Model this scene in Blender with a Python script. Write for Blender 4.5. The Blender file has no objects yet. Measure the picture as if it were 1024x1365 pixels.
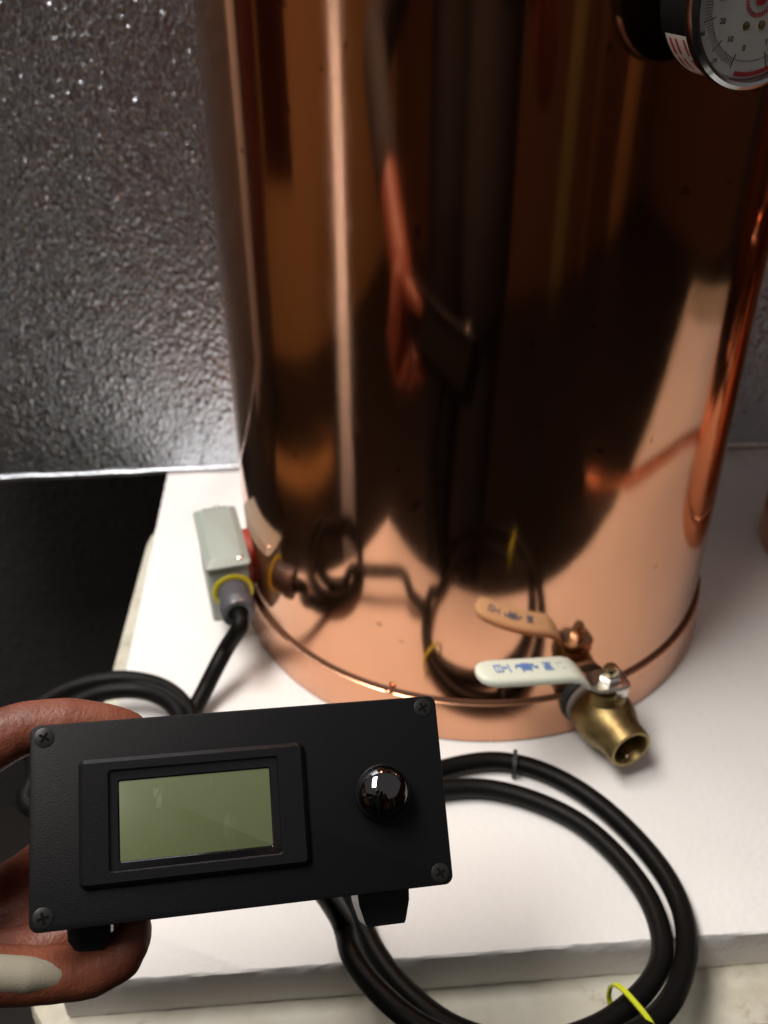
import bpy, bmesh, math, random
from mathutils import Vector, Matrix
random.seed(7)
SC = bpy.context.scene
COL = SC.collection
PI = math.pi
R = math.radians

# ------------------------------------------------------------------ camera
CW, CH, CF = 1024.0, 1365.0, 1280.0            # photograph size and focal length in its pixels
PITCH, ROLL = 0.58264807, -0.00422857
CAM = Vector((-0.06644, -0.61040, 0.46540))
_F = Vector((0, math.cos(PITCH), -math.sin(PITCH)))
_R0 = Vector((1, 0, 0)); _U0 = _R0.cross(_F)
_R = math.cos(ROLL) * _R0 + math.sin(ROLL) * _U0
_U = -math.sin(ROLL) * _R0 + math.cos(ROLL) * _U0
cd = bpy.data.cameras.new('camera'); cam = bpy.data.objects.new('camera', cd); COL.objects.link(cam)
cam.matrix_world = Matrix(((_R.x, _U.x, -_F.x, CAM.x), (_R.y, _U.y, -_F.y, CAM.y), (_R.z, _U.z, -_F.z, CAM.z), (0, 0, 0, 1)))
cd.sensor_fit = 'VERTICAL'; cd.sensor_height = 24.0; cd.sensor_width = 18.0
cd.lens = CF / CH * 24.0
cd.clip_start = 0.01; cd.clip_end = 60
cd.dof.use_dof = True; cd.dof.focus_distance = 0.345; cd.dof.aperture_fstop = 7.8
SC.camera = cam

# ------------------------------------------------------------------ light
world = bpy.data.worlds.new('World'); SC.world = world; world.use_nodes = True
bg = world.node_tree.nodes['Background']
bg.inputs['Color'].default_value = (1.0, 0.95, 0.91, 1); bg.inputs['Strength'].default_value = 0.18

def area_lamp(name, loc, target, sx, sy, power, color):
    l = bpy.data.lights.new(name, 'AREA'); l.shape = 'RECTANGLE'; l.size = sx; l.size_y = sy
    l.energy = power; l.color = color
    o = bpy.data.objects.new(name, l); COL.objects.link(o)
    o.location = loc
    z = (Vector(loc) - Vector(target)).normalized(); y = Vector((0.12, 1, 0)); y = (y - z * y.dot(z)).normalized(); x = y.cross(z)
    o.rotation_euler = Matrix((x, y, z)).transposed().to_euler()       # long side runs away from the camera
    return o
area_lamp('ceiling_lamp', (-0.58, -0.42, 1.45), (-0.30, -0.28, 0.0), 0.40, 1.0, 28.0, (1.0, 0.94, 0.875))

SC.view_settings.view_transform = 'Standard'; SC.view_settings.look = 'None'
SC.view_settings.exposure = 0.0; SC.view_settings.gamma = 1.0
SC.cycles.max_bounces = 10; SC.cycles.glossy_bounces = 6; SC.cycles.diffuse_bounces = 4
SC.cycles.use_denoising = True
SC.cycles.sample_clamp_indirect = 4.0

def ray(x, y):
    return _F + (x - CW / 2) / CF * _R - (y - CH / 2) / CF * _U
def onz(x, y, z):                               # where the sight line of a pixel meets the level z
    d = ray(x, y); return CAM + d * ((z - CAM.z) / d.z)

# ------------------------------------------------------------------ materials
def mat(name, color, rough=0.5, metal=0.0, **kw):
    m = bpy.data.materials.new(name); m.use_nodes = True
    b = m.node_tree.nodes['Principled BSDF']
    b.inputs['Base Color'].default_value = (*color, 1); b.inputs['Roughness'].default_value = rough
    b.inputs['Metallic'].default_value = metal
    for k, v in kw.items(): b.inputs[k.replace('_', ' ')].default_value = v
    return m
def N(m, t, **kw):
    n = m.node_tree.nodes.new(t)
    for k, v in kw.items(): setattr(n, k, v)
    return n
def L(m, a, b): m.node_tree.links.new(a, b)
def B(m): return m.node_tree.nodes['Principled BSDF']
def coords(m, scale=(1, 1, 1), kind='Object'):
    tc = N(m, 'ShaderNodeTexCoord'); mp = N(m, 'ShaderNodeMapping')
    mp.inputs['Scale'].default_value = scale; L(m, tc.outputs[kind], mp.inputs['Vector'])
    return mp.outputs['Vector']
def noise(m, vec, scale, detail=3, rough=0.55, dist=0.0):
    n = N(m, 'ShaderNodeTexNoise'); n.inputs['Scale'].default_value = scale; n.inputs['Detail'].default_value = detail
    n.inputs['Roughness'].default_value = rough; n.inputs['Distortion'].default_value = dist
    L(m, vec, n.inputs['Vector']); return n.outputs['Fac']
def ramp(m, fac, stops):
    r = N(m, 'ShaderNodeValToRGB'); el = r.color_ramp.elements
    while len(el) < len(stops): el.new(0.5)
    for e, (p, c) in zip(el, stops):
        e.position = p; e.color = (*c, 1) if len(c) == 3 else c
    L(m, fac, r.inputs['Fac']); return r.outputs['Color']
def bump(m, h, strength, dist, normal=None):
    b = N(m, 'ShaderNodeBump'); b.inputs['Strength'].default_value = strength; b.inputs['Distance'].default_value = dist
    L(m, h, b.inputs['Height'])
    if normal is not None: L(m, normal, b.inputs['Normal'])
    return b.outputs['Normal']
def rough_from(m, fac, a, b):
    mr = N(m, 'ShaderNodeMapRange'); mr.inputs['To Min'].default_value = a; mr.inputs['To Max'].default_value = b
    L(m, fac, mr.inputs['Value']); L(m, mr.outputs['Result'], B(m).inputs['Roughness'])
def g(v): return (v, v, v)

def make_copper(name, col, r0, r1, wave=0.0006):
    m = mat(name, col, 0.1, 1.0)
    v = coords(m, (1, 1, 1))
    n1 = noise(m, v, 60, 5, 0.6)
    dark = tuple(c * 0.93 for c in col)
    base = ramp(m, noise(m, coords(m, (6, 6, 2)), 3, 4), [(0.35, dark), (0.65, col)])
    sp = noise(m, coords(m, (1, 1, 1)), 95, 1, 0.4)
    mx = N(m, 'ShaderNodeMix', data_type='RGBA')
    L(m, ramp(m, sp, [(0.755, g(0)), (0.79, g(0.55))]), mx.inputs['Factor'])
    L(m, base, mx.inputs['A']); mx.inputs['B'].default_value = (0.16, 0.07, 0.04, 1)
    L(m, mx.outputs['Result'], B(m).inputs['Base Color'])
    sm = ramp(m, noise(m, coords(m, (1, 1, 0.55)), 13, 5, 0.62, 0.8), [(0.50, g(0.0)), (0.74, g(0.55))])
    ad = N(m, 'ShaderNodeMath', operation='ADD'); L(m, n1, ad.inputs[0]); L(m, sm, ad.inputs[1])
    rough_from(m, ad.outputs[0], r0, r1)
    w = noise(m, coords(m, (14, 14, 0.9)), 1.0, 2, 0.5)
    nn = bump(m, w, 1.0, wave)
    w2 = noise(m, coords(m, (220, 220, 5)), 1.0, 2, 0.5)
    nn = bump(m, w2, 1.0, wave * 0.012, nn)
    L(m, nn, B(m).inputs['Normal'])
    return m
M = {}
M['copper'] = make_copper('polished copper', (0.735, 0.375, 0.222), 0.06, 0.13, 0.0008)
M['copper_band'] = make_copper('dull copper', (0.74, 0.385, 0.235), 0.20, 0.30, 0.0002)
M['copper_dark'] = mat('dark brown seam', (0.10, 0.042, 0.022), 0.6, 0.0, Specular_IOR_Level=0.2)  # plain dark brown for the joint line
M['copper_tube'] = mat('copper tube', (0.85, 0.42, 0.25), 0.12, 1.0)

def make_brass():
    m = mat('cast brass', (0.42, 0.33, 0.13), 0.34, 1.0)
    v = coords(m)
    L(m, ramp(m, noise(m, v, 60, 4), [(0.3, (0.19, 0.125, 0.06)), (0.55, (0.29, 0.215, 0.09)), (0.8, (0.36, 0.29, 0.15))]), B(m).inputs['Base Color'])
    rough_from(m, noise(m, v, 200, 4), 0.36, 0.55)
    L(m, bump(m, noise(m, v, 700, 2), 0.3, 0.0004), B(m).inputs['Normal'])
    return m
M['brass'] = make_brass()
M['steel'] = mat('zinc plated steel', (0.62, 0.60, 0.56), 0.28, 1.0)
M['nut'] = mat('brass tinted nut', (0.60, 0.52, 0.36), 0.22, 1.0)
M['tape'] = mat('grey thread sealant', (0.30, 0.27, 0.25), 0.6)
M['rubber'] = mat('black rubber seal', (0.03, 0.035, 0.035), 0.6)
M['lever'] = mat('off white vinyl sleeve', (0.74, 0.78, 0.66), 0.38)
M['blue'] = mat('blue print', (0.13, 0.24, 0.55), 0.5)
M['paleblue'] = mat('worn blue print', (0.50, 0.56, 0.58), 0.5)

def make_foam():
    m = mat('expanded polystyrene', g(0.84), 0.75)
    v = coords(m)
    vo = N(m, 'ShaderNodeTexVoronoi'); vo.inputs['Scale'].default_value = 260; L(m, v, vo.inputs['Vector'])
    n = noise(m, v, 9, 4)
    L(m, ramp(m, n, [(0.3, (0.80, 0.785, 0.77)), (0.7, (0.86, 0.85, 0.84))]), B(m).inputs['Base Color'])
    nn = bump(m, vo.outputs['Distance'], 0.22, 0.0010)
    nn = bump(m, noise(m, v, 22, 3), 0.12, 0.002, nn)
    L(m, nn, B(m).inputs['Normal']); return m
M['foam'] = make_foam()
def make_table():
    m = mat('stained off white plastic', (0.62, 0.60, 0.5), 0.5)
    v = coords(m)
    c1 = ramp(m, noise(m, v, 16, 6, 0.65), [(0.30, (0.42, 0.38, 0.29)), (0.48, (0.60, 0.57, 0.47)), (0.7, (0.68, 0.67, 0.58))])
    mx = N(m, 'ShaderNodeMix', data_type='RGBA')
    L(m, ramp(m, noise(m, v, 55, 6, 0.7), [(0.60, g(0)), (0.72, g(0.7))]), mx.inputs['Factor'])
    L(m, c1, mx.inputs['A']); mx.inputs['B'].default_value = (0.33, 0.25, 0.16, 1)
    L(m, mx.outputs['Result'], B(m).inputs['Base Color'])
    L(m, bump(m, noise(m, v, 130, 4), 0.3, 0.001), B(m).inputs['Normal']); return m
M['table'] = make_table()
def make_foil(name, col, rough, s=1.0, strength=1.0):
    m = mat(name, col, rough, 1.0)
    v = coords(m, (1.0, 1.0, 0.5))
    rot = v.node.inputs['Rotation']; rot.default_value = (0, 0.75, 0)
    vo = N(m, 'ShaderNodeTexVoronoi', feature='SMOOTH_F1'); vo.inputs['Scale'].default_value = 520 * s; vo.inputs['Smoothness'].default_value = 0.4
    L(m, v, vo.inputs['Vector'])
    nn = bump(m, vo.outputs['Distance'], 0.5 * strength, 0.0022)
    nn = bump(m, noise(m, v, 260 * s, 4, 0.65), 0.5 * strength, 0.0020, nn)
    v2 = N(m, 'ShaderNodeTexVoronoi'); v2.inputs['Scale'].default_value = 150 * s; L(m, v, v2.inputs['Vector'])
    nn = bump(m, ramp(m, v2.outputs['Distance'], [(0.05, g(1)), (0.42, g(0))]), 0.42 * strength, 0.0028, nn)
    nn = bump(m, noise(m, v, 11, 3, 0.5), 0.5, 0.012, nn)
    L(m, nn, B(m).inputs['Normal'])
    return m
M['foil'] = make_foil('embossed aluminium foil', (0.62, 0.67, 0.74), 0.20)
M['foil_edge'] = mat('foil edge tape', (0.75, 0.76, 0.78), 0.22, 1.0)
M['dark_sheet'] = make_foil('black crinkled sheet', (0.06, 0.058, 0.06), 0.30, 0.6, 1.0)
B(M['dark_sheet']).inputs['Metallic'].default_value = 0.0

def make_black(name, col, r0, r1, scale, dist):
    m = mat(name, col, 0.5)
    v = coords(m)
    rough_from(m, noise(m, v, scale * 0.3, 3), r0, r1)
    nn = bump(m, noise(m, v, scale, 3, 0.6), 0.5, dist)
    L(m, nn, B(m).inputs['Normal']); return m
M['panel'] = make_black('textured black plate', (0.006, 0.006, 0.0068), 0.36, 0.48, 2400, 0.00028)
M['abs'] = make_black('satin black plastic', (0.007, 0.007, 0.008), 0.26, 0.34, 2200, 0.0002)
M['gloss_black'] = mat('gloss black plastic', (0.006, 0.006, 0.007), 0.06)
M['knob_chrome'] = mat('black chrome', (0.16, 0.16, 0.165), 0.04, 1.0)
M['matte_black'] = mat('matt black plastic', (0.006, 0.006, 0.006), 0.9, Specular_IOR_Level=0.03)
M['screw_black'] = mat('blackened screw', (0.022, 0.022, 0.023), 0.38, 0.5)
M['cable'] = make_black('black cable jacket', (0.0055, 0.005, 0.0048), 0.36, 0.5, 700, 0.0003)
B(M['cable']).inputs['Specular IOR Level'].default_value = 0.11
B(M['panel']).inputs['Specular IOR Level'].default_value = 0.15
B(M['abs']).inputs['Specular IOR Level'].default_value = 0.25
M['yellow'] = mat('yellow plastic', (0.70, 0.58, 0.02), 0.4)
M['tie'] = mat('lime yellow cable tie', (0.55, 0.60, 0.02), 0.4)
def make_lcd():
    m = mat('unlit green display', (0.20, 0.25, 0.10), 0.35, 0.0)
    v = coords(m)
    dust = ramp(m, noise(m, coords(m, (90, 30, 60)), 1.0, 5, 0.7, 1.5), [(0.60, g(0)), (0.76, g(0.20))])
    mx = N(m, 'ShaderNodeMix', data_type='RGBA')
    L(m, dust, mx.inputs['Factor']); mx.inputs['A'].default_value = (0.105, 0.125, 0.058, 1); mx.inputs['B'].default_value = (0.55, 0.56, 0.5, 1)
    L(m, mx.outputs['Result'], B(m).inputs['Base Color'])
    B(m).inputs['Coat Weight'].default_value = 0.6; B(m).inputs['Coat Roughness'].default_value = 0.08
    return m
M['lcd'] = make_lcd()
M['grey_box'] = make_black('grey painted metal', (0.33, 0.37, 0.335), 0.35, 0.5, 900, 0.0002)
M['grey_gland'] = mat('dark grey nylon', (0.085, 0.085, 0.095), 0.33)
M['red_seal'] = mat('red silicone seal', (0.32, 0.03, 0.018), 0.45)
M['dial'] = mat('white dial', (0.50, 0.50, 0.48), 0.5)
M['ink'] = mat('black dial ink', (0.03, 0.03, 0.035), 0.6)
M['red_ink'] = mat('red dial ink', (0.36, 0.02, 0.03), 0.5)
M['sticker'] = mat('white sticker', (0.60, 0.56, 0.52), 0.5)
M['chrome'] = mat('chromed bezel', (0.45, 0.46, 0.48), 0.16, 1.0)
def make_glass():
    m = mat('clear lens', (1, 1, 1), 0.02); B(m).inputs['Transmission Weight'].default_value = 1.0; B(m).inputs['IOR'].default_value = 1.2
    return m
M['lens'] = make_glass()
def make_skin():
    m = mat('skin', (0.50, 0.20, 0.12), 0.48)
    v = coords(m)
    L(m, ramp(m, noise(m, v, 45, 4), [(0.3, (0.13, 0.034, 0.018)), (0.7, (0.25, 0.078, 0.042))]), B(m).inputs['Base Color'])
    B(m).inputs['Subsurface Weight'].default_value = 0.15; B(m).inputs['Subsurface Radius'].default_value = (0.006, 0.002, 0.001)
    nn = bump(m, noise(m, v, 900, 3), 0.35, 0.0006)
    nn = bump(m, noise(m, v, 170, 3, 0.5, 1.0), 0.35, 0.0012, nn)
    L(m, nn, B(m).inputs['Normal']); return m
M['skin'] = make_skin()
M['nail'] = mat('fingernail', (0.60, 0.33, 0.26), 0.3)
M['bandage'] = make_black('pale cloth bandage', (0.30, 0.27, 0.205), 0.75, 0.9, 2200, 0.0003)
M['shirt'] = make_black('dark shirt cloth', (0.018, 0.016, 0.018), 0.8, 0.95, 300, 0.001)
M['trousers'] = make_black('dark denim', (0.015, 0.017, 0.024), 0.8, 0.95, 300, 0.001)
M['hair'] = mat('dark hair', (0.02, 0.012, 0.008), 0.5)
M['phone'] = mat('black phone', (0.01, 0.01, 0.01), 0.15)
M['floor'] = make_black('dark floor', (0.018, 0.014, 0.012), 0.5, 0.7, 60, 0.002)
M['tan'] = make_black('tan painted wall', (0.56, 0.33, 0.14), 0.7, 0.85, 40, 0.001)
M['dark_wall'] = make_black('dark brown wall', (0.13, 0.06, 0.03), 0.7, 0.85, 40, 0.001)
M['maroon'] = make_black('dark red cloth', (0.07, 0.011, 0.007), 0.8, 0.9, 200, 0.001)
M['wood'] = make_black('tan wooden board', (0.66, 0.38, 0.15), 0.5, 0.7, 80, 0.001)
M['dark_wood'] = make_black('brown timber', (0.20, 0.10, 0.05), 0.6, 0.7, 80, 0.001)
M['olive'] = make_black('olive painted board', (0.30, 0.24, 0.09), 0.6, 0.7, 80, 0.001)

# ------------------------------------------------------------------ mesh helpers
def obj(name, bm, m, parent=None, smooth=True, mw=None):
    if mw is not None: bm.transform(mw)
    bmesh.ops.recalc_face_normals(bm, faces=bm.faces[:])
    me = bpy.data.meshes.new(name); bm.to_mesh(me); bm.free()
    me.materials.append(M[m] if isinstance(m, str) else m)
    if smooth:
        me.polygons.foreach_set('use_smooth', [True] * len(me.polygons))
        me.set_sharp_from_angle(angle=R(38))
    o = bpy.data.objects.new(name, me); COL.objects.link(o)
    if parent is not None: o.parent = parent
    return o
def tag(o, label, cat, group=None):
    o['label'] = label; o['category'] = cat
    if group: o['group'] = group
    return o
def thing(name, label, cat, group=None):
    o = bpy.data.objects.new(name, None); COL.objects.link(o); o.empty_display_size = 0.05
    return tag(o, label, cat, group)
def struct(o): o['kind'] = 'structure'; return o

def box_bm(x0, x1, y0, y1, z0, z1, bev=0.0, seg=2):
    bm = bmesh.new()
    bmesh.ops.create_cube(bm, size=1.0)
    for v in bm.verts:
        v.co = Vector(((x0 + x1) / 2 + v.co.x * (x1 - x0), (y0 + y1) / 2 + v.co.y * (y1 - y0), (z0 + z1) / 2 + v.co.z * (z1 - z0)))
    if bev > 0: bmesh.ops.bevel(bm, geom=bm.edges[:], offset=bev, segments=seg, affect='EDGES', profile=0.5)
    return bm
def rrect(w, h, r, n=6):
    pts = []
    for cx, cy, a0 in ((w/2-r, h/2-r, 0), (-w/2+r, h/2-r, 90), (-w/2+r, -h/2+r, 180), (w/2-r, -h/2+r, 270)):
        for i in range(n + 1):
            a = R(a0 + 90 * i / n); pts.append((cx + r * math.cos(a), cy + r * math.sin(a)))
    return pts
def loft(rings, cap0=True, cap1=True, bm=None, closed=True):
    bm = bm or bmesh.new()
    rs = [[bm.verts.new(p) for p in r] for r in rings]
    n = len(rs[0])
    for a, b in zip(rs, rs[1:]):
        for i in range(n if closed else n - 1):
            j = (i + 1) % n
            bm.faces.new((a[i], a[j], b[j], b[i]))
    if cap0: bm.faces.new(rs[0][::-1])
    if cap1: bm.faces.new(rs[-1])
    return bm
def plate_bm(w, h, r, z0, z1, bev=0.0006, cx=0, cy=0):
    f = lambda d, z: [(cx + x, cy + y, z) for x, y in rrect(w - 2*d, h - 2*d, max(r - d, 0.0003))]
    return loft([f(0, z0), f(0, z1 - bev), f(bev * 0.3, z1 - bev * 0.3), f(bev, z1)])
def frame_bm(w, h, r, wi, hi, ri, z0, z1, cx=0, cy=0, bev=0.001, cxi=None, cyi=None):
    cxi = cx if cxi is None else cxi; cyi = cy if cyi is None else cyi
    o = lambda d, z: [(cx + x, cy + y, z) for x, y in rrect(w - 2*d, h - 2*d, max(r - d, 0.0003))]
    i = lambda d, z: [(cxi + x, cyi + y, z) for x, y in rrect(wi + 2*d, hi + 2*d, ri + d)]
    return loft([o(0, z0), o(0, z1 - bev), o(bev, z1), i(0.0005, z1), i(0, z1 - 0.0005), i(0, z0)], False, False)
def lathe_bm(profile, n=48, cap0=False, cap1=False):      # profile of (r, z) about z
    rings = [[(r * math.cos(2*PI*k/n), r * math.sin(2*PI*k/n), z) for k in range(n)] for r, z in profile]
    return loft(rings, cap0, cap1)
def frame_from(origin, zdir, xhint=(0, 0, 1)):
    z = Vector(zdir).normalized(); x = Vector(xhint); x = (x - z * x.dot(z)).normalized(); y = z.cross(x)
    o = Vector(origin)
    return Matrix(((x.x, y.x, z.x, o.x), (x.y, y.y, z.y, o.y), (x.z, y.z, z.z, o.z), (0, 0, 0, 1)))
def axes(origin, x, y, z):
    o = Vector(origin)
    return Matrix(((x.x, y.x, z.x, o.x), (x.y, y.y, z.y, o.y), (x.z, y.z, z.z, o.z), (0, 0, 0, 1)))
def catmull(pts, per=10, closed=False):
    P = [Vector(p) for p in pts]; n = len(P); out = []
    rng = range(n) if closed else range(n - 1)
    for i in rng:
        if closed: a, b, c, d = P[i-1], P[i], P[(i+1) % n], P[(i+2) % n]
        else: a, b, c, d = P[max(i-1, 0)], P[i], P[i+1], P[min(i+2, n-1)]
        for k in range(per):
            t = k / per
            out.append(0.5 * ((2*b) + (c-a)*t + (2*a-5*b+4*c-d)*t*t + (3*b-a-3*c+d)*t**3))
    if not closed: out.append(P[-1])
    return out
def tube_bm(path, r, n=12, closed=False, bm=None):
    path = [Vector(p) for p in path]; m = len(path); rings = []
    up = None
    for i, p in enumerate(path):
        a = path[i-1] if (i or closed) else p; b = path[(i+1) % m] if (i < m-1 or closed) else p
        t = (b - a).normalized()
        if up is None:
            up = Vector((0, 0, 1)) if abs(t.z) < 0.9 else Vector((1, 0, 0))
        up = (up - t * up.dot(t)).normalized(); s = t.cross(up)
        rr = r[i] if isinstance(r, (list, tuple)) else r
        rings.append([p + (up * math.cos(2*PI*k/n) + s * math.sin(2*PI*k/n)) * rr for k in range(n)])
    if closed: rings.append(rings[0]); bm2 = loft(rings, False, False, bm); bmesh.ops.remove_doubles(bm2, verts=bm2.verts[:], dist=1e-6); return bm2
    return loft(rings, True, True, bm)
def join(bms):
    out = bmesh.new()
    for b in bms:
        me = bpy.data.meshes.new('tmp'); b.to_mesh(me); b.free(); out.from_mesh(me); bpy.data.meshes.remove(me)
    return out
def text_bm(s, size, align='CENTER'):
    c = bpy.data.curves.new('txt', 'FONT'); c.body = s; c.size = size; c.align_x = align; c.align_y = 'CENTER'; c.extrude = 0.00008
    o = bpy.data.objects.new('txt', c); COL.objects.link(o)
    dg = bpy.context.evaluated_depsgraph_get(); me = bpy.data.meshes.new_from_object(o.evaluated_get(dg))
    bm = bmesh.new(); bm.from_mesh(me); bpy.data.objects.remove(o); bpy.data.curves.remove(c); bpy.data.meshes.remove(me)
    return bm

# ------------------------------------------------------------------ surroundings (mirrored in the copper; boards, cloths and plank added for reflected streaks)
PHI = R(4.35)
RZ = Matrix.Rotation(PHI, 4, 'Z')
FLOOR = -0.78
struct(obj('floor', box_bm(-3.0, 3.6, -3.2, 1.4, FLOOR - 0.05, FLOOR), 'floor'))
struct(obj('wall_back', box_bm(-3.0, 3.6, 0.42, 0.47, FLOOR, 1.0), 'dark_sheet'))
struct(obj('wall_left', box_bm(-2.50, -2.40, -3.1, 0.41, FLOOR, 1.2), 'tan'))
struct(obj('wall_front', box_bm(-2.39, 3.5, -3.1, -3.0, FLOOR, 1.4), 'dark_wall'))

struct(obj('wall_right', box_bm(3.51, 3.6, -3.1, 0.41, FLOOR, 1.4), 'dark_wall'))
tag(obj('added_tan_board', box_bm(2.35, 2.80, -2.99, -2.93, FLOOR, 1.2, 0.004), 'wood'),
    'tall tan wooden board added on the dark wall, mirrored as a streak beside the dial', 'board')  # out of view, put in for the tan streak in the copper
tag(obj('added_post', box_bm(1.55, 1.72, -2.99, -2.90, FLOOR, 1.3, 0.004), 'dark_wood'),
    'dark brown timber post added on the front wall as a mirrored band', 'post')  # unseen, added to give the reflection another brown band
tag(obj('added_olive_board', box_bm(0.95, 1.2, -2.99, -2.94, FLOOR, 1.2, 0.004), 'olive'),
    'narrow olive board added against the dark wall, mirrored as a thin streak', 'board')  # unseen, added for the olive streak on the boiler
tag(obj('added_red_cloth', loft([[(-2.32 + k * 0.0285, 0.37 + 0.025 * math.sin(k * 1.7) + d, z) for d, k in [(0.0, k) for k in range(37)] + [(0.015, k) for k in range(36, -1, -1)]] for z in (-0.25, 1.0)]), 'maroon'),
    'dark red cloth added on the dark back wall, mirrored in copper', 'curtain', 'dark red cloths')  # out of view, added for the maroon zone in the reflection
tag(obj('added_red_cloth', loft([[(-2.36 + 0.025 * math.sin(k * 1.7) + d, -0.30 + k * 0.022, z) for d, k in [(0.0, k) for k in range(29)] + [(0.015, k) for k in range(28, -1, -1)]] for z in (-0.20, 1.1)]), 'maroon'),
    'dark red cloth added on the tan side wall, mirrored in copper', 'curtain', 'dark red cloths')  # added to widen the reflected maroon zone
tag(obj('added_pale_board', box_bm(-1.24, -0.96, 0.385, 0.415, -0.30, 0.95, 0.004), 'sticker'),
    'narrow pale board added on the dark back wall beyond the foil, mirrored as a light strip', 'board')  # unseen, put in for the light strip near the boiler's left edge
tag(obj('added_plank', box_bm(-1.72, -1.60, -0.7, 0.38, FLOOR, FLOOR + 0.03, 0.003), 'wood'),
    'tan plank added on the dark floor, mirrored low in the copper', 'plank')  # out of view, added for the tan curve low in the reflection

# ------------------------------------------------------------------ table
tb = thing('folding_table', 'off white stained plastic table with rounded corner under the foam board', 'table')
TR = Matrix.Rotation(R(2.7), 4, 'Z')
tw, td = 1.30, 0.508
tcx, tcy = -0.276 + tw / 2, 0.160 - td / 2
obj('table_top', plate_bm(tw, td, 0.055, -0.07, -0.0302, 0.006, tcx, tcy), 'table', tb, mw=TR)
for sx in (-1, 1):
    for sy in (-1, 1):
        x, y = tcx + sx * (tw / 2 - 0.12), tcy + sy * (td / 2 - 0.09)
        obj('leg', tube_bm([(x, y, -0.07), (x + sx * 0.03, y, FLOOR)], 0.013, 14), 'steel', tb, mw=TR)

# foam board with a slightly torn, beaded edge
def foam_bm():
    x0, x1, y0, y1 = -0.257, 0.79, -0.3185, 0.203
    nx, ny = 150, 70
    rnd = random.Random(3)
    per = [(x0 + (x1-x0)*i/nx, y0) for i in range(nx)] + [(x1, y0 + (y1-y0)*i/ny) for i in range(ny)] + \
          [(x1 - (x1-x0)*i/nx, y1) for i in range(nx)] + [(x0, y1 - (y1-y0)*i/ny) for i in range(ny)]
    cx, cy = (x0+x1)/2, (y0+y1)/2
    rings = []
    for z, ins, amp in ((-0.030, 0.0006, 0.0003), (-0.028, 0, 0.0003), (-0.018, 0.0, 0.0003), (-0.008, 0.0, 0.0003), (-0.0010, 0.0002, 0.0004), (0.0, 0.0010, 0.0005)):
        ring = []
        for x, y in per:
            dx = ins + rnd.uniform(-1, 1) * amp; dy = ins + rnd.uniform(-1, 1) * amp
            ring.append((x - math.copysign(dx, x - cx) if True else x, y - math.copysign(1, y - cy) * dy, z))
        rings.append(ring)
    return loft(rings)
tag(obj('foam_board', foam_bm(), 'foam', mw=RZ), 'white polystyrene foam board carrying the copper boiler', 'foam board')

# foil faced panels
def foil_panel(label, mw, x0, x1, z0, z1, name='foil_panel'):
    t = thing(name, label, 'foil panel', 'foil faced insulation panels')
    t.matrix_world = mw
    obj('foil_face', box_bm(x0, x1, 0, 0.012, z0, z1, 0.001, 1), 'foil', t)
    rnd = random.Random(5); n = 80
    obj('edge_tape', tube_bm([(x0 + (x1 - x0) * i / n, -0.0008 + rnd.uniform(-.0005, .0005), z0 + 0.0016 + rnd.uniform(-.0006, .0006)) for i in range(n + 1)], 0.0026, 8), 'foil_edge', t)
    return t
foil_panel('silver embossed foil panel standing upright behind the copper boiler', RZ @ Matrix.Translation((0, 0.184, 0.0008)), -0.56, 1.0, 0.0, 0.95)
foil_panel('silver foil strip leaning up from the floor beside the table, mirrored as a bright streak',
           Matrix.Translation((-0.75, -0.47, FLOOR)) @ Matrix.Rotation(R(116), 4, 'Z') @ Matrix.Rotation(R(-36), 4, 'X'), -0.055, 0.055, 0.0, 1.6)

# ------------------------------------------------------------------ copper boiler
boiler = thing('copper_boiler', 'tall polished copper boiler with dial, grey junction box and brass valve', 'boiler')
RB, RF = 0.1707, 0.1752
HB = 0.50
prof = [(RB, 0.0325), (RB, 0.05)] + [(RB, 0.05 + (HB - 0.05) * i / 24) for i in range(1, 25)] + \
       [(RB + 0.003, HB + 0.002), (RB + 0.004, HB + 0.006), (RB + 0.001, HB + 0.010), (RB - 0.02, HB + 0.018), (RB - 0.07, HB + 0.032), (0.05, HB + 0.045), (0.001, HB + 0.048)]
obj('body', lathe_bm(prof, 192, False, True), 'copper', boiler)
band = obj('base_band', lathe_bm([(RF - 0.004, 0.0003), (RF - 0.0006, 0.0008), (RF, 0.0020), (RF - 0.0016, 0.0308), (RF - 0.0020, 0.0312), (RF - 0.0027, 0.0313)], 192), 'copper_band', boiler)
obj('seam', lathe_bm([(RF - 0.0035, 0.0308), (RF - 0.0025, 0.0312), (RF - 0.0028, 0.0322), (RB + 0.0005, 0.0334), (RB - 0.001, 0.0337)], 192), 'copper_dark', boiler)
def on_pot(az, r, z): return Vector((r * math.sin(az), -r * math.cos(az), z))
bd = bmesh.new(); bmesh.ops.create_icosphere(bd, subdivisions=2, radius=0.0016, matrix=Matrix.Translation(on_pot(R(-21.5), RF - 0.0012, 0.0325)) @ Matrix.Diagonal((1.8, 1, 0.8, 1)))
obj('solder_bead', bd, 'copper_tube', boiler)

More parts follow.
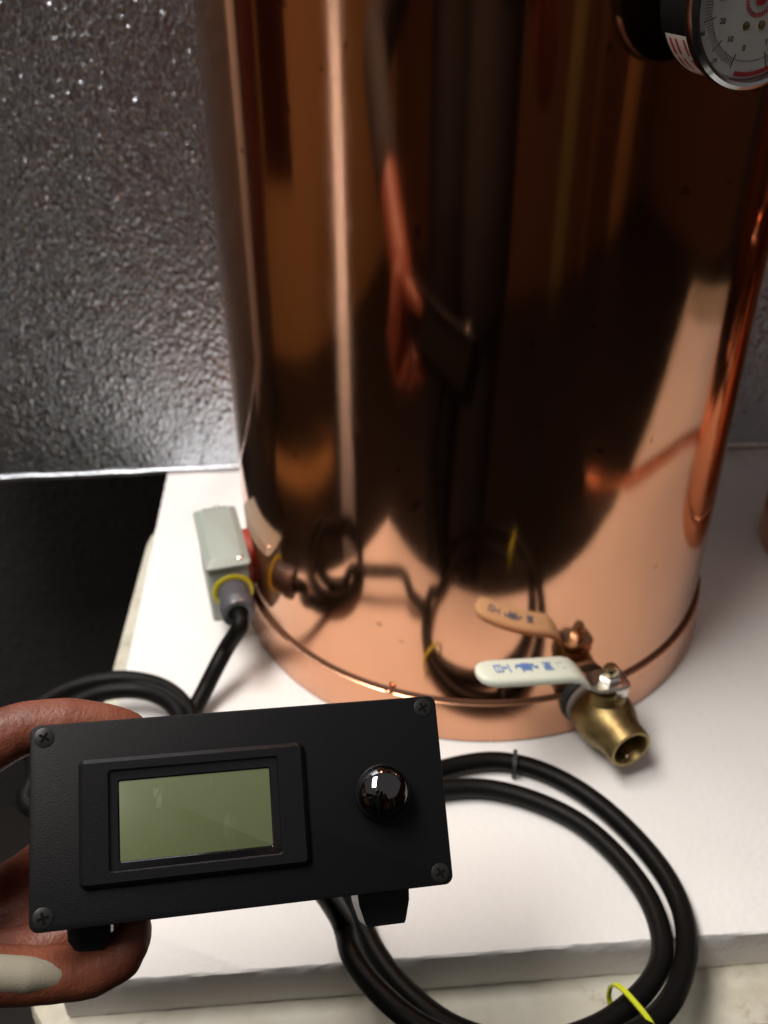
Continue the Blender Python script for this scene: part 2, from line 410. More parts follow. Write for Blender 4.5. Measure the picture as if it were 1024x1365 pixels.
# ball valve
VA = R(21.5); VZ = 0.0275
ar = Vector((math.sin(VA), -math.cos(VA), 0)); at = Vector((math.cos(VA), math.sin(VA), 0))
VM = axes(Vector((0, 0, VZ)), at, Vector((0, 0, 1)), ar)       # x right along the wall, y up, z out of the pot
sm = Matrix.Identity(4)
vp = [(0.0150, 0.1735), (0.0165, 0.1740), (0.0168, 0.180), (0.0180, 0.184), (0.0190, 0.189), (0.0190, 0.196), (0.0178, 0.202), (0.0152, 0.208), (0.0142, 0.213), (0.0140, 0.2215), (0.0134, 0.2225),
      (0.0116, 0.2225), (0.0110, 0.2215), (0.0106, 0.207), (0.009, 0.200), (0.001, 0.199)]
valve = obj('ball_valve', lathe_bm(vp, 40, False, True), 'brass', boiler, mw=VM)
valve['label'] = 'brass ball valve with open outlet at the foot of the boiler'
obj('gasket', lathe_bm([(0.0145, 0.1700), (0.0185, 0.1700), (0.0198, 0.1725), (0.0195, 0.1765), (0.0170, 0.1775), (0.0145, 0.1775)], 32), 'rubber', valve, mw=VM)
obj('sealant_ring', lathe_bm([(0.0150, 0.1770), (0.0178, 0.1772), (0.0186, 0.1790), (0.0188, 0.1815), (0.0172, 0.1825)], 32), 'tape', valve, mw=VM)
SR = 0.192                                                       # stem radius from the boiler axis
stem0 = ar * SR
def zl(prof, n=28, m='brass', name='stem', par=valve, mw=None): return obj(name, lathe_bm(prof, n, False, True), m, par, mw=mw)
zl([(0.0118, VZ + 0.010), (0.0116, 0.0500), (0.0105, 0.0515), (0.0078, 0.0520), (0.0076, 0.0565), (0.001, 0.0566)], mw=Matrix.Translation(stem0))
obj('flow_vane', box_bm(-0.0008, 0.0008, -0.010, -0.0065, 0.200, 0.2205, 0.0004), 'nut', valve, mw=VM)

# lever: steel strap round the stem that cranks up into a vinyl sleeved grip
ldir = Vector((-0.962, -0.272, 0)); lside = Vector((-ldir.y, ldir.x, 0))
def lever_ring(s, z, hw, th, rr=None):
    c = stem0 + ldir * s + Vector((0, 0, z))
    return [c + lside * x + Vector((0, 0, y)) for x, y in rrect(2 * hw, th, min(th * 0.48, hw * 0.98) if rr is None else rr, 4)]
strap = [(-0.0105, 0.0578, 0.006, 0.0022), (-0.0095, 0.0578, 0.0095, 0.0022), (0.006, 0.0578, 0.0098, 0.0022), (0.011, 0.0580, 0.0090, 0.0022), (0.0145, 0.0600, 0.0078, 0.0022), (0.020, 0.0665, 0.0072, 0.0022), (0.026, 0.0705, 0.0070, 0.0022)]
lever = obj('lever', loft([lever_ring(*a) for a in strap]), 'steel', valve)
for sx in (-1, 1):                                               # folded stop tabs
    q = stem0 + lside * (0.0088 * sx)
    obj('stop_tab', box_bm(-0.004, 0.004, -0.001, 0.001, -0.007, 0.0, 0.0004), 'steel', lever,
        mw=axes(stem0 - ldir * 0.004 + lside * (0.0092 * sx) + Vector((0, 0, 0.0578)), ldir, lside, Vector((0, 0, 1))))
gr = []
for s, z, hw, th in ((0.0165, 0.0615, 0.0060, 0.003), (0.0175, 0.0630, 0.0091, 0.0050), (0.0215, 0.0680, 0.0098, 0.0058), (0.026, 0.0722, 0.0103, 0.0062), (0.031, 0.0742, 0.0103, 0.0064), (0.050, 0.0775, 0.0103, 0.0064),
                     (0.066, 0.0805, 0.0103, 0.0064), (0.078, 0.0828, 0.0100, 0.0062), (0.083, 0.0838, 0.0087, 0.0058), (0.086, 0.0844, 0.0064, 0.0048), (0.0876, 0.0847, 0.0028, 0.003)):
    gr.append(lever_ring(s, z, hw, th))
obj('grip', loft(gr), 'lever', valve)
# blue lettering printed on the grip
gs, ge = 0.031, 0.078
gdir = (ldir * (0.078 - 0.031) + Vector((0, 0, 0.0828 - 0.0742))).normalized()
gup = gdir.cross(lside).normalized()
if gup.z < 0: gup = -gup
g0 = stem0 + ldir * 0.031 + Vector((0, 0, 0.0742)) + gup * 0.00335
GM = axes(g0, gdir, gup.cross(gdir), gup)
def stroke(x0, y0, x1, y1, w):
    a, b = Vector((x0, y0, 0)), Vector((x1, y1, 0)); t = (b - a).normalized() * 1; n = Vector((-t.y, t.x, 0)) * w / 2
    return loft([[a - n, a + n, b + n, b - n], [p + Vector((0, 0, 0.00012)) for p in (a - n, a + n, b + n, b - n)]])
mm = 0.001
far = []
for x0, y0, x1, y1, w in ((37.5, -3.6, 37.5, 3.2, .9), (42, -3.2, 46.5, -3.2, .8), (42, -3.2, 42, 2.2, .8), (44.2, -2.8, 44.2, 1.6, .7), (46.4, -3.2, 46.4, 2.4, .8), (42, 2.3, 46.6, 2.3, .8), (40, -2.6, 40, 0.4, .7), (38.5, -0.8, 41.5, -0.8, .7)): far.append(stroke(x0*mm, y0*mm, x1*mm, y1*mm, w*mm))
for x0, y0, x1, y1, w in ((19, 0.8, 22, -0.4, 1.0), (21, -2.2, 31, -1.6, 2.2), (24, -3.2, 29, -3.4, 1.2), (23, 0.6, 30, 0.8, 2.0), (25, 1.2, 24, 3.4, .9), (28.4, 1.2, 29.6, 3.6, .9), (26.5, 1.2, 26.7, 2.8, .9), (19, -1.6, 20.6, 0.6, .9), (30, -2.8, 33, -1.6, 1.6), (32.4, -.4, 33.6, -.6, 1.0)): far.append(stroke(x0*mm, y0*mm, x1*mm, y1*mm, w*mm))
for x0, y0, x1, y1, w in ((9.6, -3.2, 15.4, -3.2, .8), (9.6, 2.8, 15.4, 2.8, .9), (10.2, 0.6, 14.4, 0.6, 1.6), (10.2, -1.4, 14.4, -1.4, 1.0), (9.8, 1.6, 9.8, 2.6, .7), (12.4, -3, 12.4, 2.8, .8), (14.8, -.8, 14.8, 2.6, .8)): far.append(stroke(x0*mm, y0*mm, x1*mm, y1*mm, w*mm))
obj('lettering', join(far), 'blue', valve, smooth=False, mw=GM)
wn = [stroke(x0*mm, y0*mm, x1*mm, y1*mm, .5*mm) for x0, y0, x1, y1 in ((1.6, -2.6, 6.4, -2.6), (1.6, 2.2, 4.0, 2.2), (6.4, -2.6, 6.4, 1.6), (1.6, 0.8, 1.6, 2.2))]
obj('worn_lettering', join(wn), 'paleblue', valve, smooth=False, mw=GM)
hexn = [[(r * math.cos(PI/3*k + .3), r * math.sin(PI/3*k + .3), z) for k in range(6)] for r, z in ((0.0064, 0.0592), (0.0066, 0.0598), (0.0066, 0.0632), (0.0060, 0.0640))]
obj('lever_nut', loft(hexn), 'steel', valve, smooth=False, mw=Matrix.Translation(stem0))
zl([(0.0046, 0.0635), (0.0046, 0.0672), (0.0040, 0.0684), (0.0020, 0.0690), (0.0005, 0.0691)], 24, 'nut', 'bolt', mw=Matrix.Translation(stem0))

# dial gauge
GA = R(22.0); GZ = 0.4245; GR = 0.2075
gr_ = Vector((math.sin(GA), -math.cos(GA), 0)); gt_ = Vector((math.cos(GA), math.sin(GA), 0))
DM = axes(Vector((0, 0, GZ + 0.0025)) + gr_ * 0.003, gt_, Vector((0, 0, 1)), gr_)
gauge = obj('dial_gauge', lathe_bm([(0.010, 0.1835), (0.028, 0.1840), (0.0300, 0.1855), (0.0302, 0.2060), (0.0290, 0.2060), (0.001, 0.2062)], 64, True, True), 'matte_black', boiler, mw=DM)
gauge['label'] = 'round white dial gauge in a black case high on the boiler'
obj('stem', lathe_bm([(0.0095, 0.1640), (0.0100, 0.1650), (0.0100, 0.1842)], 32), 'brass', gauge, mw=DM)
obj('bezel', lathe_bm([(0.0303, 0.2035), (0.0322, 0.2040), (0.0328, 0.2060), (0.0326, 0.2090), (0.0312, 0.2105), (0.0298, 0.2100), (0.0288, 0.2078), (0.0285, 0.2064)], 96), 'chrome', gauge, mw=DM)
FZ = 0.2066
def ring_bm(r0, r1, z, a0=0, a1=360, n=72):
    k = [R(a0 + (a1 - a0) * i / n) for i in range(n + 1)]
    rings = [[(r * math.cos(a), r * math.sin(a), zz) for a in k] for r, zz in ((r0, z), (r1, z), (r1, z + 0.0001), (r0, z + 0.0001))]
    return loft(rings, False, False, closed=False)
obj('dial_face', lathe_bm([(0.0286, FZ - 0.0004), (0.0285, FZ), (0.0004, FZ)], 72, False, True), 'dial', gauge, mw=DM)
tk = []
for k in range(0, 121):
    a = R(225 - 270 * k / 120 + 270 * 0); 
    a = R(-135 - 90 - 0 + 0) if False else R(250 - 320 * k / 120)
    big = k % 10 == 0; mid = k % 5 == 0
    r0, r1 = (0.0205, 0.0258) if big else ((0.0218, 0.0254) if mid else (0.0226, 0.0250))
    tk.append(stroke(r0 * math.cos(a), r0 * math.sin(a), r1 * math.cos(a), r1 * math.sin(a), 0.00035 if big else 0.0002))
tk.append(ring_bm(0.0222, 0.02235, 0, 0, 360))
bmt = join(tk); obj('scale_marks', bmt, 'ink', gauge, smooth=False, mw=DM @ Matrix.Translation((0, 0, FZ + 0.0001)))
for k in range(0, 13):
    a = R(250 - 320 * k / 12 + 8)
    for rr, s, t in ((0.0178, 0.0030, str(k * 10)), (0.0270, 0.0022, str(k * 20))):
        if rr > 0.02 and k > 9: continue
        obj('numeral', text_bm(t, s), 'ink', gauge, smooth=False, mw=DM @ Matrix.Translation((rr * math.cos(a), rr * math.sin(a), FZ + 0.0002)) @ Matrix.Rotation(a - PI / 2 + PI, 4, 'Z') if False else DM @ Matrix.Translation((rr * math.cos(a), rr * math.sin(a), FZ + 0.0002)))
obj('red_arc', ring_bm(0.0262, 0.0279, 0, -104, -30), 'red_ink', gauge, smooth=False, mw=DM @ Matrix.Translation((0, 0, FZ + 0.0003)))
obj('red_marks', join([stroke(0.0052 * math.cos(a), 0.0052 * math.sin(a), 0.0068 * math.cos(a), 0.0068 * math.sin(a), 0.0006) for a in [R(10 * k) for k in range(36)]]), 'red_ink', gauge, smooth=False, mw=DM @ Matrix.Translation((0, 0, FZ + 0.0002)))
for sx in (-0.0045, 0.0030):
    obj('rivet', lathe_bm([(0.0016, FZ), (0.0015, FZ + 0.0006), (0.0008, FZ + 0.0010), (0.0001, FZ + 0.0011)], 14, False, True), 'brass', gauge, mw=DM @ Matrix.Translation((sx, -0.0095, 0)))
obj('needle', join([stroke(-0.004, 0.0, 0.022, 0.004, 0.0011), ring_bm(0.0002, 0.0026, 0)]), 'red_ink', gauge, smooth=False, mw=DM @ Matrix.Translation((0, 0, FZ + 0.0012)))
stk = loft([[(0.03035 * math.cos(R(a)), 0.03035 * math.sin(R(a)), z) for a in range(205, 266, 4)] for z in (0.1880, 0.2030)], False, False, closed=False)
st = obj('case_sticker', stk, 'sticker', gauge, mw=DM)
obj('sticker_print', join([loft([[(0.03045 * math.cos(R(a)), 0.03045 * math.sin(R(a)), z) for a in range(a0, a0 + 15, 2)] for z in (z0, z0 + 0.0013)], False, False, closed=False) for a0 in (208, 226, 245) for z0 in (0.1900, 0.1935, 0.1985)]), 'red_ink', gauge, smooth=False, mw=DM)
obj('lens', lathe_bm([(0.0290, 0.2076), (0.0290, 0.2090), (0.0001, 0.2092), (0.0001, 0.2076)], 64, False, False), 'lens', gauge, mw=DM)

# grey junction box on the heating element
jl = Vector((0.270, -0.9629, 0)); jw = Vector((0.9629, 0.270, 0)); jz = Vector((0, 0, 1))
JC = Vector((-0.1824, -0.0505, 0)); JT, JH = 0.078, 0.049
JM = axes(JC, jw, -jl, jz)
jb = obj('junction_box', plate_bm(0.0285, 0.070, 0.003, JT - JH, JT - 0.003, 0.001), 'grey_box', boiler, mw=JM)
jb['label'] = 'small grey metal junction box clamped to the boiler side'
cover = loft([[(x, y, z) for x, y in rrect(w, h, 0.003)] for w, h, z in ((0.0310, 0.0745, JT - 0.0036), (0.0316, 0.0752, JT - 0.0026), (0.0312, 0.0748, JT - 0.0016), (0.0215, 0.0640, JT + 0.0022), (0.0208, 0.0632, JT + 0.0024))])
cv = obj('cover', cover, 'grey_box', jb, mw=JM)
for x, y in ((0.002, 0.0335), (0.0085, -0.0322)):
    s = obj('screw', lathe_bm([(0.0027, JT), (0.0027, JT + 0.0014), (0.0018, JT + 0.0022), (0.0002, JT + 0.0024)], 18, False, True), 'steel', jb, mw=JM @ Matrix.Translation((x, y, 0)))
obj('hinge_pin', box_bm(-0.009, 0.009, 0.0345, 0.0352, JT + 0.0002, JT + 0.0008, 0.0002), 'rubber', jb, mw=JM)
NM = frame_from(JC + jz * 0.0555, jw)
obj('nipple', lathe_bm([(0.0150, 0.012), (0.0190, 0.0148), (0.0190, 0.0175), (0.0165, 0.0180), (0.0165, 0.034)], 32), 'steel', jb, mw=NM)
PN = Vector((JC.x, JC.y, 0)).normalized()
RM = frame_from(PN * 0.1690 + jz * 0.0555, PN)
obj('seal_ring', lathe_bm([(0.0160, 0.0000), (0.0200, 0.0012), (0.0203, 0.0030), (0.0200, 0.0046), (0.0160, 0.0048)], 36), 'red_seal', jb, mw=RM)
GL = JC + jl * 0.035 + jz * (JT - 0.0245) + jw * 0.0015
GMx = frame_from(GL, jl)
gl = obj('cable_gland', lathe_bm([(0.0060, -0.001), (0.0125, -0.001), (0.0125, 0.0012), (0.0112, 0.0018), (0.0112, 0.0150), (0.0122, 0.0155), (0.0126, 0.0165), (0.0124, 0.0240), (0.0110, 0.0265), (0.0086, 0.0272), (0.0068, 0.0268), (0.0062, 0.015)], 14), 'grey_gland', jb, mw=GMx)
obj('gland_washer', lathe_bm([(0.0115, -0.0004), (0.0140, -0.0004), (0.0145, 0.0008), (0.0140, 0.0020), (0.0115, 0.0020)], 36), 'yellow', jb, mw=GMx)

# ------------------------------------------------------------------ smaller copper vessel at the right
ves = thing('copper_vessel', 'smaller copper vessel at the edge, standing right of the tall boiler', 'vessel')
VL = Matrix.Translation((0.351, 0.032, 0.0))
obj('body', lathe_bm([(0.1000, 0.030), (0.1000, 0.22), (0.1000, 0.40), (0.096, 0.41), (0.06, 0.43), (0.001, 0.44)], 96, False, True), 'copper', ves, mw=VL)
obj('base_band', lathe_bm([(0.1000, 0.0004), (0.1025, 0.0015), (0.1030, 0.004), (0.1030, 0.0280), (0.1015, 0.0300), (0.0990, 0.0310)], 96), 'copper_band', ves, mw=VL)
ld = Vector((-0.76, -0.65, 0))
hp = [ld * a + Vector((0, 0, z)) for a, z in ((0.098, 0.175), (0.116, 0.180), (0.122, 0.200), (0.122, 0.245), (0.116, 0.265), (0.098, 0.270))]
obj('side_loop', tube_bm(catmull(hp, 6), 0.006, 12), 'copper_tube', ves, mw=VL)
ct = catmull([(0.26, -0.385, 0.0095), (0.33, -0.30, 0.0095), (0.405, -0.22, 0.0095), (0.46, -0.12, 0.0095), (0.478, -0.02, 0.0095), (0.50, 0.08, 0.0095)], 10)
tag(obj('copper_tube', tube_bm(ct, 0.0075, 14), 'copper_tube'), 'bent copper tube lying on the foam, mirrored as a bright copper line', 'tube')

# ------------------------------------------------------------------ hand held control box
TLc, TRc, BRc, BLc = (Vector(v) for v in ((-0.19074, -0.37062, 0.21821), (-0.04721, -0.34207, 0.20438), (-0.04156, -0.39258, 0.15935), (-0.18510, -0.42113, 0.17319)))
BC = (TLc + TRc + BRc + BLc) / 4
ex = ((TRc - TLc) + (BRc - BLc)).normalized(); ey = ((TLc - BLc) + (TRc - BRc)); ey = (ey - ex * ey.dot(ex)).normalized(); en = ex.cross(ey)
BM = axes(BC, ex, ey, en)
cb = thing('control_box', 'black hand held control box with green display and shiny round knob', 'control box')
fp = obj('faceplate', plate_bm(0.147, 0.0679, 0.0032, -0.0022, 0.0, 0.0005), 'panel', cb, mw=BM)
obj('enclosure', plate_bm(0.139, 0.056, 0.004, -0.040, -0.0022, 0.0005), 'matte_black', cb, mw=BM)
for x, y in ((-0.0687, 0.0296), (0.0682, 0.0298), (0.0688, -0.0297), (-0.0690, -0.0294)):
    s = obj('screw', lathe_bm([(0.0035, -0.0004), (0.0034, 0.00018), (0.0031, 0.00030), (0.0002, 0.00034)], 28, False, True), 'screw_black', cb, mw=BM @ Matrix.Translation((x, y, 0)))
    an = random.uniform(0, PI)
    obj('cross_slot', join([box_bm(-0.0019, 0.0019, -0.00042, 0.00042, 0.0001, 0.00046), box_bm(-0.00042, 0.00042, -0.0019, 0.0019, 0.0001, 0.00047)]), 'matte_black', s, smooth=False, mw=BM @ Matrix.Translation((x, y, 0)) @ Matrix.Rotation(an, 4, 'Z'))
bx, by = -0.0178, -0.0005
dm = obj('display_bezel', frame_bm(0.0788, 0.0424, 0.0022, 0.0586, 0.0330, 0.0010, -0.0004, 0.0030, bx, by, 0.0013, -0.0176, -0.0003), 'abs', cb, mw=BM)
obj('window_frame', frame_bm(0.0590, 0.0334, 0.0008, 0.0524, 0.0266, 0.0004, 0.0002, 0.0014, -0.0176, -0.0003, 0.0003, -0.0175, -0.0007), 'gloss_black', dm, mw=BM)
obj('screen', plate_bm(0.0530, 0.0272, 0.0004, 0.0002, 0.0008, 0.0001, -0.0175, -0.0007), 'lcd', dm, mw=BM)
KM = BM @ Matrix.Translation((0.0490, 0.0006, 0))
kp = [(0.0096, 0.0002), (0.0097, 0.0060), (0.0094, 0.0068)]
knob = obj('knob', lathe_bm([(0.0098, 0.0002), (0.0098, 0.0058), (0.0092, 0.0064), (0.0085, 0.0064)], 60), 'abs', cb, mw=KM)
rb = []
for k in range(48):
    a = 2 * PI * k / 48
    rb.append(tube_bm([(0.0097 * math.cos(a), 0.0097 * math.sin(a), 0.0004), (0.0097 * math.cos(a), 0.0097 * math.sin(a), 0.0058)], 0.00032, 6))
obj('knurling', join(rb), 'abs', knob, mw=KM)
obj('knob_cap', lathe_bm([(0.0094 * math.cos(t), 0.0060 + 0.0070 * math.sin(t)) for t in [R(90 * i / 12) for i in range(12)]] + [(0.0001, 0.0130)], 60, False, True), 'knob_chrome', knob, mw=KM)
for x0, x1, y0 in ((0.0405, 0.0615, -0.0470), (-0.0640, -0.0480, -0.0430)):
    f = lambda y, d: [(x0 + d, y, -0.036), (x1 - d, y, -0.036), (x1 - d, y, -0.020), (x0 + d, y, -0.020)]
    obj('mounting_foot', loft([f(-0.0275, 0.0), f(-0.040, 0.0008), f(y0, 0.0028), f(y0 - 0.001, 0.0034)]), 'abs', cb, smooth=False, mw=BM)

# ------------------------------------------------------------------ cable
CR = 0.0057
gend = GL + jl * 0.016
path = [gend, GL + jl * 0.028, GL + jl * 0.037 + Vector((-0.0015, 0, -0.003)), onz(303, 862, 0.034), onz(288, 890, 0.025), onz(273, 920, 0.015), onz(257, 952, 0.0085), onz(238, 1000, 0.0075)]
lc = Vector((-0.243, -0.203))
def arc(c, r, a0, a1, n, z0, z1):
    return [Vector((c.x + r * math.cos(R(a0 + (a1 - a0) * i / n)), c.y + r * math.sin(R(a0 + (a1 - a0) * i / n)), z0 + (z1 - z0) * i / n)) for i in range(n + 1)]
path += arc(Vector((-0.238, -0.195)), 0.047, -30, -180, 4, 0.0075, 0.009)
path += arc(Vector((-0.246, -0.186)), 0.058, 165, -120, 8, 0.012, 0.016)
path += arc(Vector((-0.236, -0.190)), 0.043, -150, -390, 7, 0.020, 0.022)
path += [onz(330, 1120, 0.024), onz(400, 1135, 0.014)]
inner = [(462, 1150), (485, 1100), (535, 1066), (595, 1052), (650, 1051), (710, 1066), (770, 1095), (820, 1138), (860, 1190), (880, 1240), (880, 1285), (850, 1330), (790, 1372), (700, 1393), (610, 1372), (545, 1325), (500, 1268), (476, 1212)]
path += [onz(x, y, 0.0075) for x, y in inner]
outer = [(460, 1160, .016), (478, 1098, .016), (525, 1050, .012), (590, 1025, .008), (650, 1014, .0075), (700, 1020, .0075), (750, 1040, .0075), (800, 1073, .0075), (850, 1120, .0075), (890, 1172, .0075), (912, 1225, .008), (914, 1280, .010), (893, 1335, .014), (845, 1378, .019), (760, 1405, .020), (660, 1402, .020), (570, 1372, .020), (508, 1325, .020), (470, 1275, .021), (452, 1220, .025)]
path += [onz(x, y, z) for x, y, z in outer]
path += [BM @ Vector((0.024, -0.018, -0.095)), BM @ Vector((0.020, -0.004, -0.062)), BM @ Vector((0.018, 0.0, -0.039))]
cab = tag(obj('power_cable', tube_bm(catmull(path, 9), CR, 14), 'cable'), 'thick black power cable coiled on the foam and running to the junction box', 'cable')
def tie_loop(name, c, tangent, a, b, m, th=0.0011, wid=0.0024):
    t = Vector(tangent).normalized(); z = Vector((0, 0, 1)); z = (z - t * z.dot(t)).normalized(); s = t.cross(z)
    n = 40; rings = []
    for i in range(n):
        th_ = 2 * PI * i / n; cs, sn = math.cos(th_), math.sin(th_)
        e = 0.7; x = a * math.copysign(abs(cs) ** e, cs); y = b * math.copysign(abs(sn) ** e, sn)
        d = Vector((cs, sn)).normalized()
        rings.append([c + s * (x + d.x * o) + z * (y + d.y * o) + t * w for o, w in ((0, -wid/2), (th, -wid/2), (th, wid/2), (0, wid/2))])
    rings.append(rings[0]); bm = loft(rings, False, False); bmesh.ops.remove_doubles(bm, verts=bm.verts[:], dist=1e-7)
    return obj(name, bm, m, cab)
p1, p2 = onz(850, 1330, 0.0075), onz(893, 1335, 0.014)
q1, q2 = onz(820, 1352, 0.0075), onz(866, 1360, 0.0165)
tie_loop('cable_tie', (q1 + q2) / 2 + Vector((0, 0, 0.0)), onz(850, 1330, .012) - onz(790, 1372, .012), 0.0150, 0.0115, 'tie')
p1 = (onz(535, 1066, .0075) + onz(525, 1050, .012)) / 2
tie_loop('cable_tie', p1, onz(595, 1052, .0075) - onz(485, 1100, .0075), 0.0115, 0.0100, 'tie')
tie_loop('black_tie', onz(686, 1018, .0075), onz(700, 1020, .0075) - onz(650, 1014, .0075), 0.0068, 0.0068, 'rubber')
obj('tie_tail', tube_bm([onz(684, 1013, .0135), onz(690, 1007, .016)], 0.0014, 6), 'rubber', cab)

# ------------------------------------------------------------------ person holding the box (body behind the camera, mirrored in the copper)
def capsules(chains, voxel, smooth_iter, factor=0.5):
    bm = bmesh.new()
    for ch in chains:
        for i, (p, r) in enumerate(ch):
            bmesh.ops.create_icosphere(bm, subdivisions=3, radius=r, matrix=Matrix.Translation(p))
            if i:
                p0, r0 = ch[i-1]; d = p - p0; Ln = d.length
                if Ln < 1e-5: continue
                q = d.to_track_quat('Z', 'Y').to_matrix().to_4x4()
                sub = bmesh.ops.create_cone(bm, cap_ends=True, segments=24, radius1=r0, radius2=r, depth=Ln, matrix=Matrix.Translation((p + p0) / 2) @ q)
    me = bpy.data.meshes.new('tmp'); bm.to_mesh(me); bm.free()
    o = bpy.data.objects.new('tmp', me); COL.objects.link(o)
    m = o.modifiers.new('r', 'REMESH'); m.mode = 'VOXEL'; m.voxel_size = voxel; m.use_smooth_shade = True
    s = o.modifiers.new('s', 'SMOOTH'); s.iterations = smooth_iter; s.factor = factor
    dg = bpy.context.evaluated_depsgraph_get()
    out = bpy.data.meshes.new_from_object(o.evaluated_get(dg))
    bpy.data.objects.remove(o); bpy.data.meshes.remove(me)
    out.polygons.foreach_set('use_smooth', [True] * len(out.polygons))
    return out
def mesh_obj(name, me, m, parent):
    me.materials.clear(); me.materials.append(M[m]); me.name = name
    o = bpy.data.objects.new(name, me); COL.objects.link(o); o.parent = parent; return o
def H(u, v, w, r): return (BM @ Vector((u * mm, v * mm, w * mm)), r * mm)
person = thing('person', 'person in dark clothes whose left hand grips the control box', 'person')
V = Vector
wr = H(-170, -36, 6, 24)
hand = [
    [wr, H(-140, -22, -8, 24), H(-130, -10, -20, 18)],
    [H(-140, -22, -8, 22), H(-118, 6, -12, 15), H(-96, 27, -12, 12.0), H(-78, 34.5, -13, 9.8), H(-62, 35.2, -14, 9.4), H(-47, 33.5, -15, 7.6), H(-40, 32, -15.5, 6.2)],     # thumb on top of the box
    [H(-130, -12, -24, 18), H(-116, -36, -18, 12.5), H(-95, -46.5, -16, 10.8), H(-74, -50, -21, 10.0), H(-57, -52, -26, 9.3), H(-46, -49, -28, 8.4), H(-41, -42, -28, 7.2), H(-40, -38, -28, 6.2)],   # index under the foot
    [H(-126, -18, -34, 16), H(-120, -36, -40, 12.0), H(-100, -47, -44, 10.4), H(-78, -45, -48, 9.6), H(-58, -38.5, -50, 8.8), H(-47, -32, -49, 7.8)],                         # middle
    [H(-128, -18, -48, 15), H(-118, -34, -58, 11.5), H(-100, -42, -66, 10.0), H(-80, -36, -66, 9.2), H(-64, -26, -58, 8.4), H(-56, -18, -50, 7.2)],                         # ring
    [H(-132, -14, -58, 13), H(-122, -24, -72, 10.0), H(-106, -28, -80, 8.8), H(-88, -20, -76, 8.0), H(-74, -10, -66, 7.2), H(-66, -4, -54, 6.4)],                         # little
    [H(-118, 22, -14, 16), H(-110, 13, -36, 17), H(-112, 0, -56, 17), H(-126, -10, -50, 16)],     # web and palm behind the box end
    [H(-126, -10, -24, 16), H(-116, 6, -40, 16)],
    [H(-116, -36, -18, 12), H(-118, -36, -40, 11.5), H(-118, -34, -58, 11), H(-122, -24, -72, 10)],
    [H(-140, -22, -8, 22), H(-126, -18, -34, 16), H(-128, -18, -48, 15), H(-132, -14, -58, 13)],
]
sl = V((-0.40, -0.84, 0.54)); el = V((-0.53, -0.570, 0.315)); wl = wr[0]
sr = V((-0.02, -0.86, 0.56)); er = V((0.125, -0.830, 0.300)); wrr = V((0.075, -0.705, 0.405))
arms = [[(sl, .052), (sl.lerp(el, .5), .046), (el, .040)], [(el, .041), (el.lerp(wl, .35), .040), (wl, .027)],
        [(sr, .052), (sr.lerp(er, .5), .046), (er, .040)], [(er, .041), (er.lerp(wrr, .35), .040), (wrr, .027)],
        [(wrr, .026), (V((.045, -.672, .43)), .022), (V((.03, -.655, .45)), .015)]]
for k in range(4):                                            # right hand round the phone
    b0 = V((.045, -.668, .415 + .017 * k)); arms.append([(b0, .011), (b0 + V((-.010, .034, .006)), .0095), (b0 + V((-.030, .046, .006)), .009), (b0 + V((-.046, .040, .004)), .008)] if False else [(b0, .011), (b0 + V((-.006, -.012, .010)), .0095), (b0 + V((-.026, -.016, .012)), .009), (b0 + V((-.044, -.010, .010)), .008)])
arms.append([(V((.05, -.675, .42)), .014), (V((.03, -.640, .425)), .011), (V((.005, -.642, .43)), .009)])
px = -0.21
torso = [[(V((px - .10, -.93, .15)), .125), (V((px - .10, -.92, .36)), .115), (V((px - .10, -.90, .50)), .105)], [(V((px + .10, -.93, .15)), .125), (V((px + .10, -.92, .36)), .115), (V((px + .10, -.90, .50)), .105)],
         [(V((px - .10, -.90, .50)), .10), (sl, .06)], [(V((px + .10, -.90, .50)), .10), (sr, .06)],
         [(V((px, -.89, .55)), .085), (V((px, -.87, .66)), .055)], [(V((px, -.85, .72)), .080), (V((px, -.85, .80)), .088), (V((px, -.82, .72)), .06)],
         [(V((px, -.765, .745)), .012), (V((px, -.757, .73)), .014)], [(V((px - .088, -.855, .75)), .016), (V((px - .09, -.86, .775)), .016)], [(V((px + .088, -.855, .75)), .016), (V((px + .09, -.86, .775)), .016)]]
legs = []
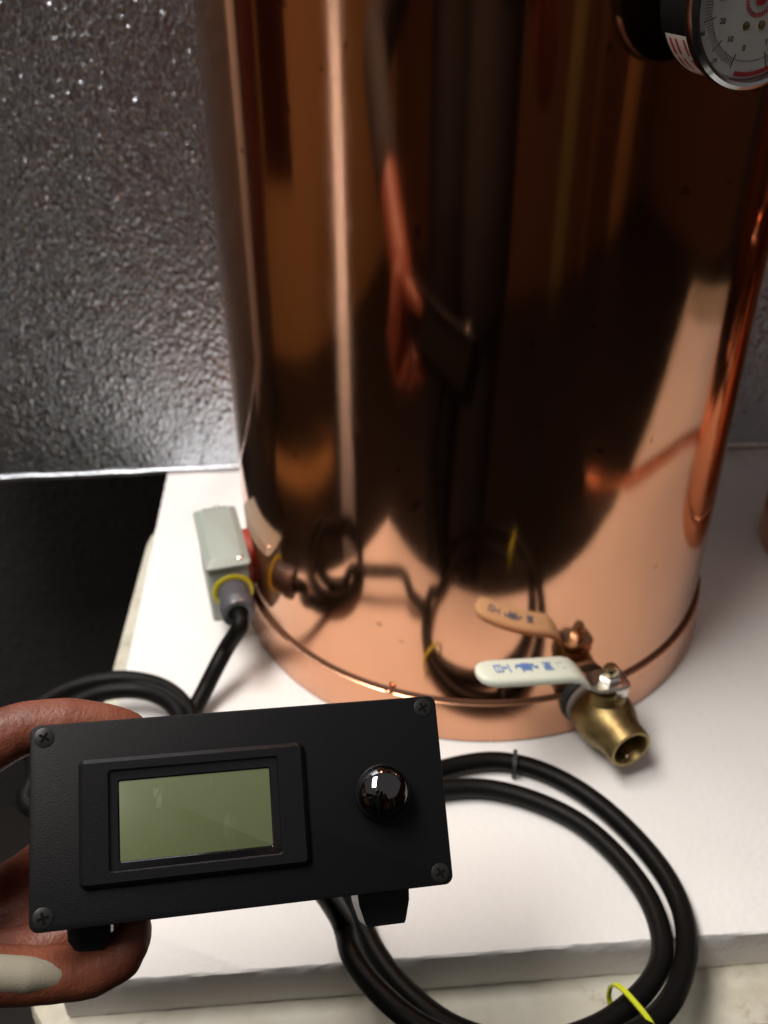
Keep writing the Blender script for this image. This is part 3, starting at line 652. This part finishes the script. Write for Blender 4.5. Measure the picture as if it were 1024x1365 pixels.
for s in (-1, 1):
    hx = px + s * .095
    legs.append([(V((hx, -.95, .10)), .12), (V((hx + s * .01, -.93, -.12)), .088), (V((hx + s * .015, -.91, -.34)), .062), (V((hx + s * .015, -.95, -.50)), .058), (V((hx + s * .015, -.98, -.71)), .040)])
    legs.append([(V((hx + s * .015, -.98, -.735)), .042), (V((hx + s * .02, -.86, -.748)), .032)])
mesh_obj('body', capsules(hand + arms + torso + legs, 0.0026, 6), 'skin', person)
shirt = [[(p, r + .012) for p, r in c] for c in torso[:4]] + [[(V((px, -.895, .53)), .10), (V((px, -.88, .60)), .072)], [(sl, .068), (sl.lerp(el, .55), .062), (el, .056), (el.lerp(wl, .58), .044)], [(sr, .068), (sr.lerp(er, .55), .062)], [(V((px - .10, -.94, .05)), .137), (V((px - .10, -.93, .15)), .137)], [(V((px + .10, -.94, .05)), .137), (V((px + .10, -.93, .15)), .137)]]
mesh_obj('shirt', capsules(shirt, 0.008, 4), 'shirt', person)
tr = []
for s in (-1, 1):
    c = [(p, r + .014) for p, r in legs[0 if s < 0 else 2]]
    tr.append(c)
mesh_obj('trousers', capsules(tr, 0.008, 4), 'trousers', person)
for s in (-1, 1):
    hx = px + s * .095 + s * .016
    mesh_obj('shoe', capsules([[(V((hx, -1.0, -.735)), .046), (V((hx, -.93, -.74)), .042), (V((hx + s * .008, -.84, -.742)), .038)]], 0.006, 3), 'rubber', person)
mesh_obj('hair', capsules([[(V((px, -.868, .80)), .096), (V((px, -.875, .76)), .09)]], 0.006, 3), 'hair', person)
mesh_obj('finger_bandage', capsules([[H(-112, -36, -13, 6.5), H(-98, -43, -11.5, 6.6), H(-89, -45.8, -12.0, 6.6), H(-76, -48.6, -15.0, 6.4), H(-67, -50.4, -18.6, 5.4), H(-63, -51.0, -20.4, 4.2)]], 0.0011, 6), 'bandage', person)
ph = plate_bm(0.0586, 0.1238, 0.009, -0.0075, 0.0, 0.0008)
tag(obj('phone', ph, 'phone', mw=axes(CAM - _F * 0.012 + _R * 0.024 - _U * 0.052, _R, _U, -_F)), 'black phone held up by the person, mirrored in the copper', 'phone')
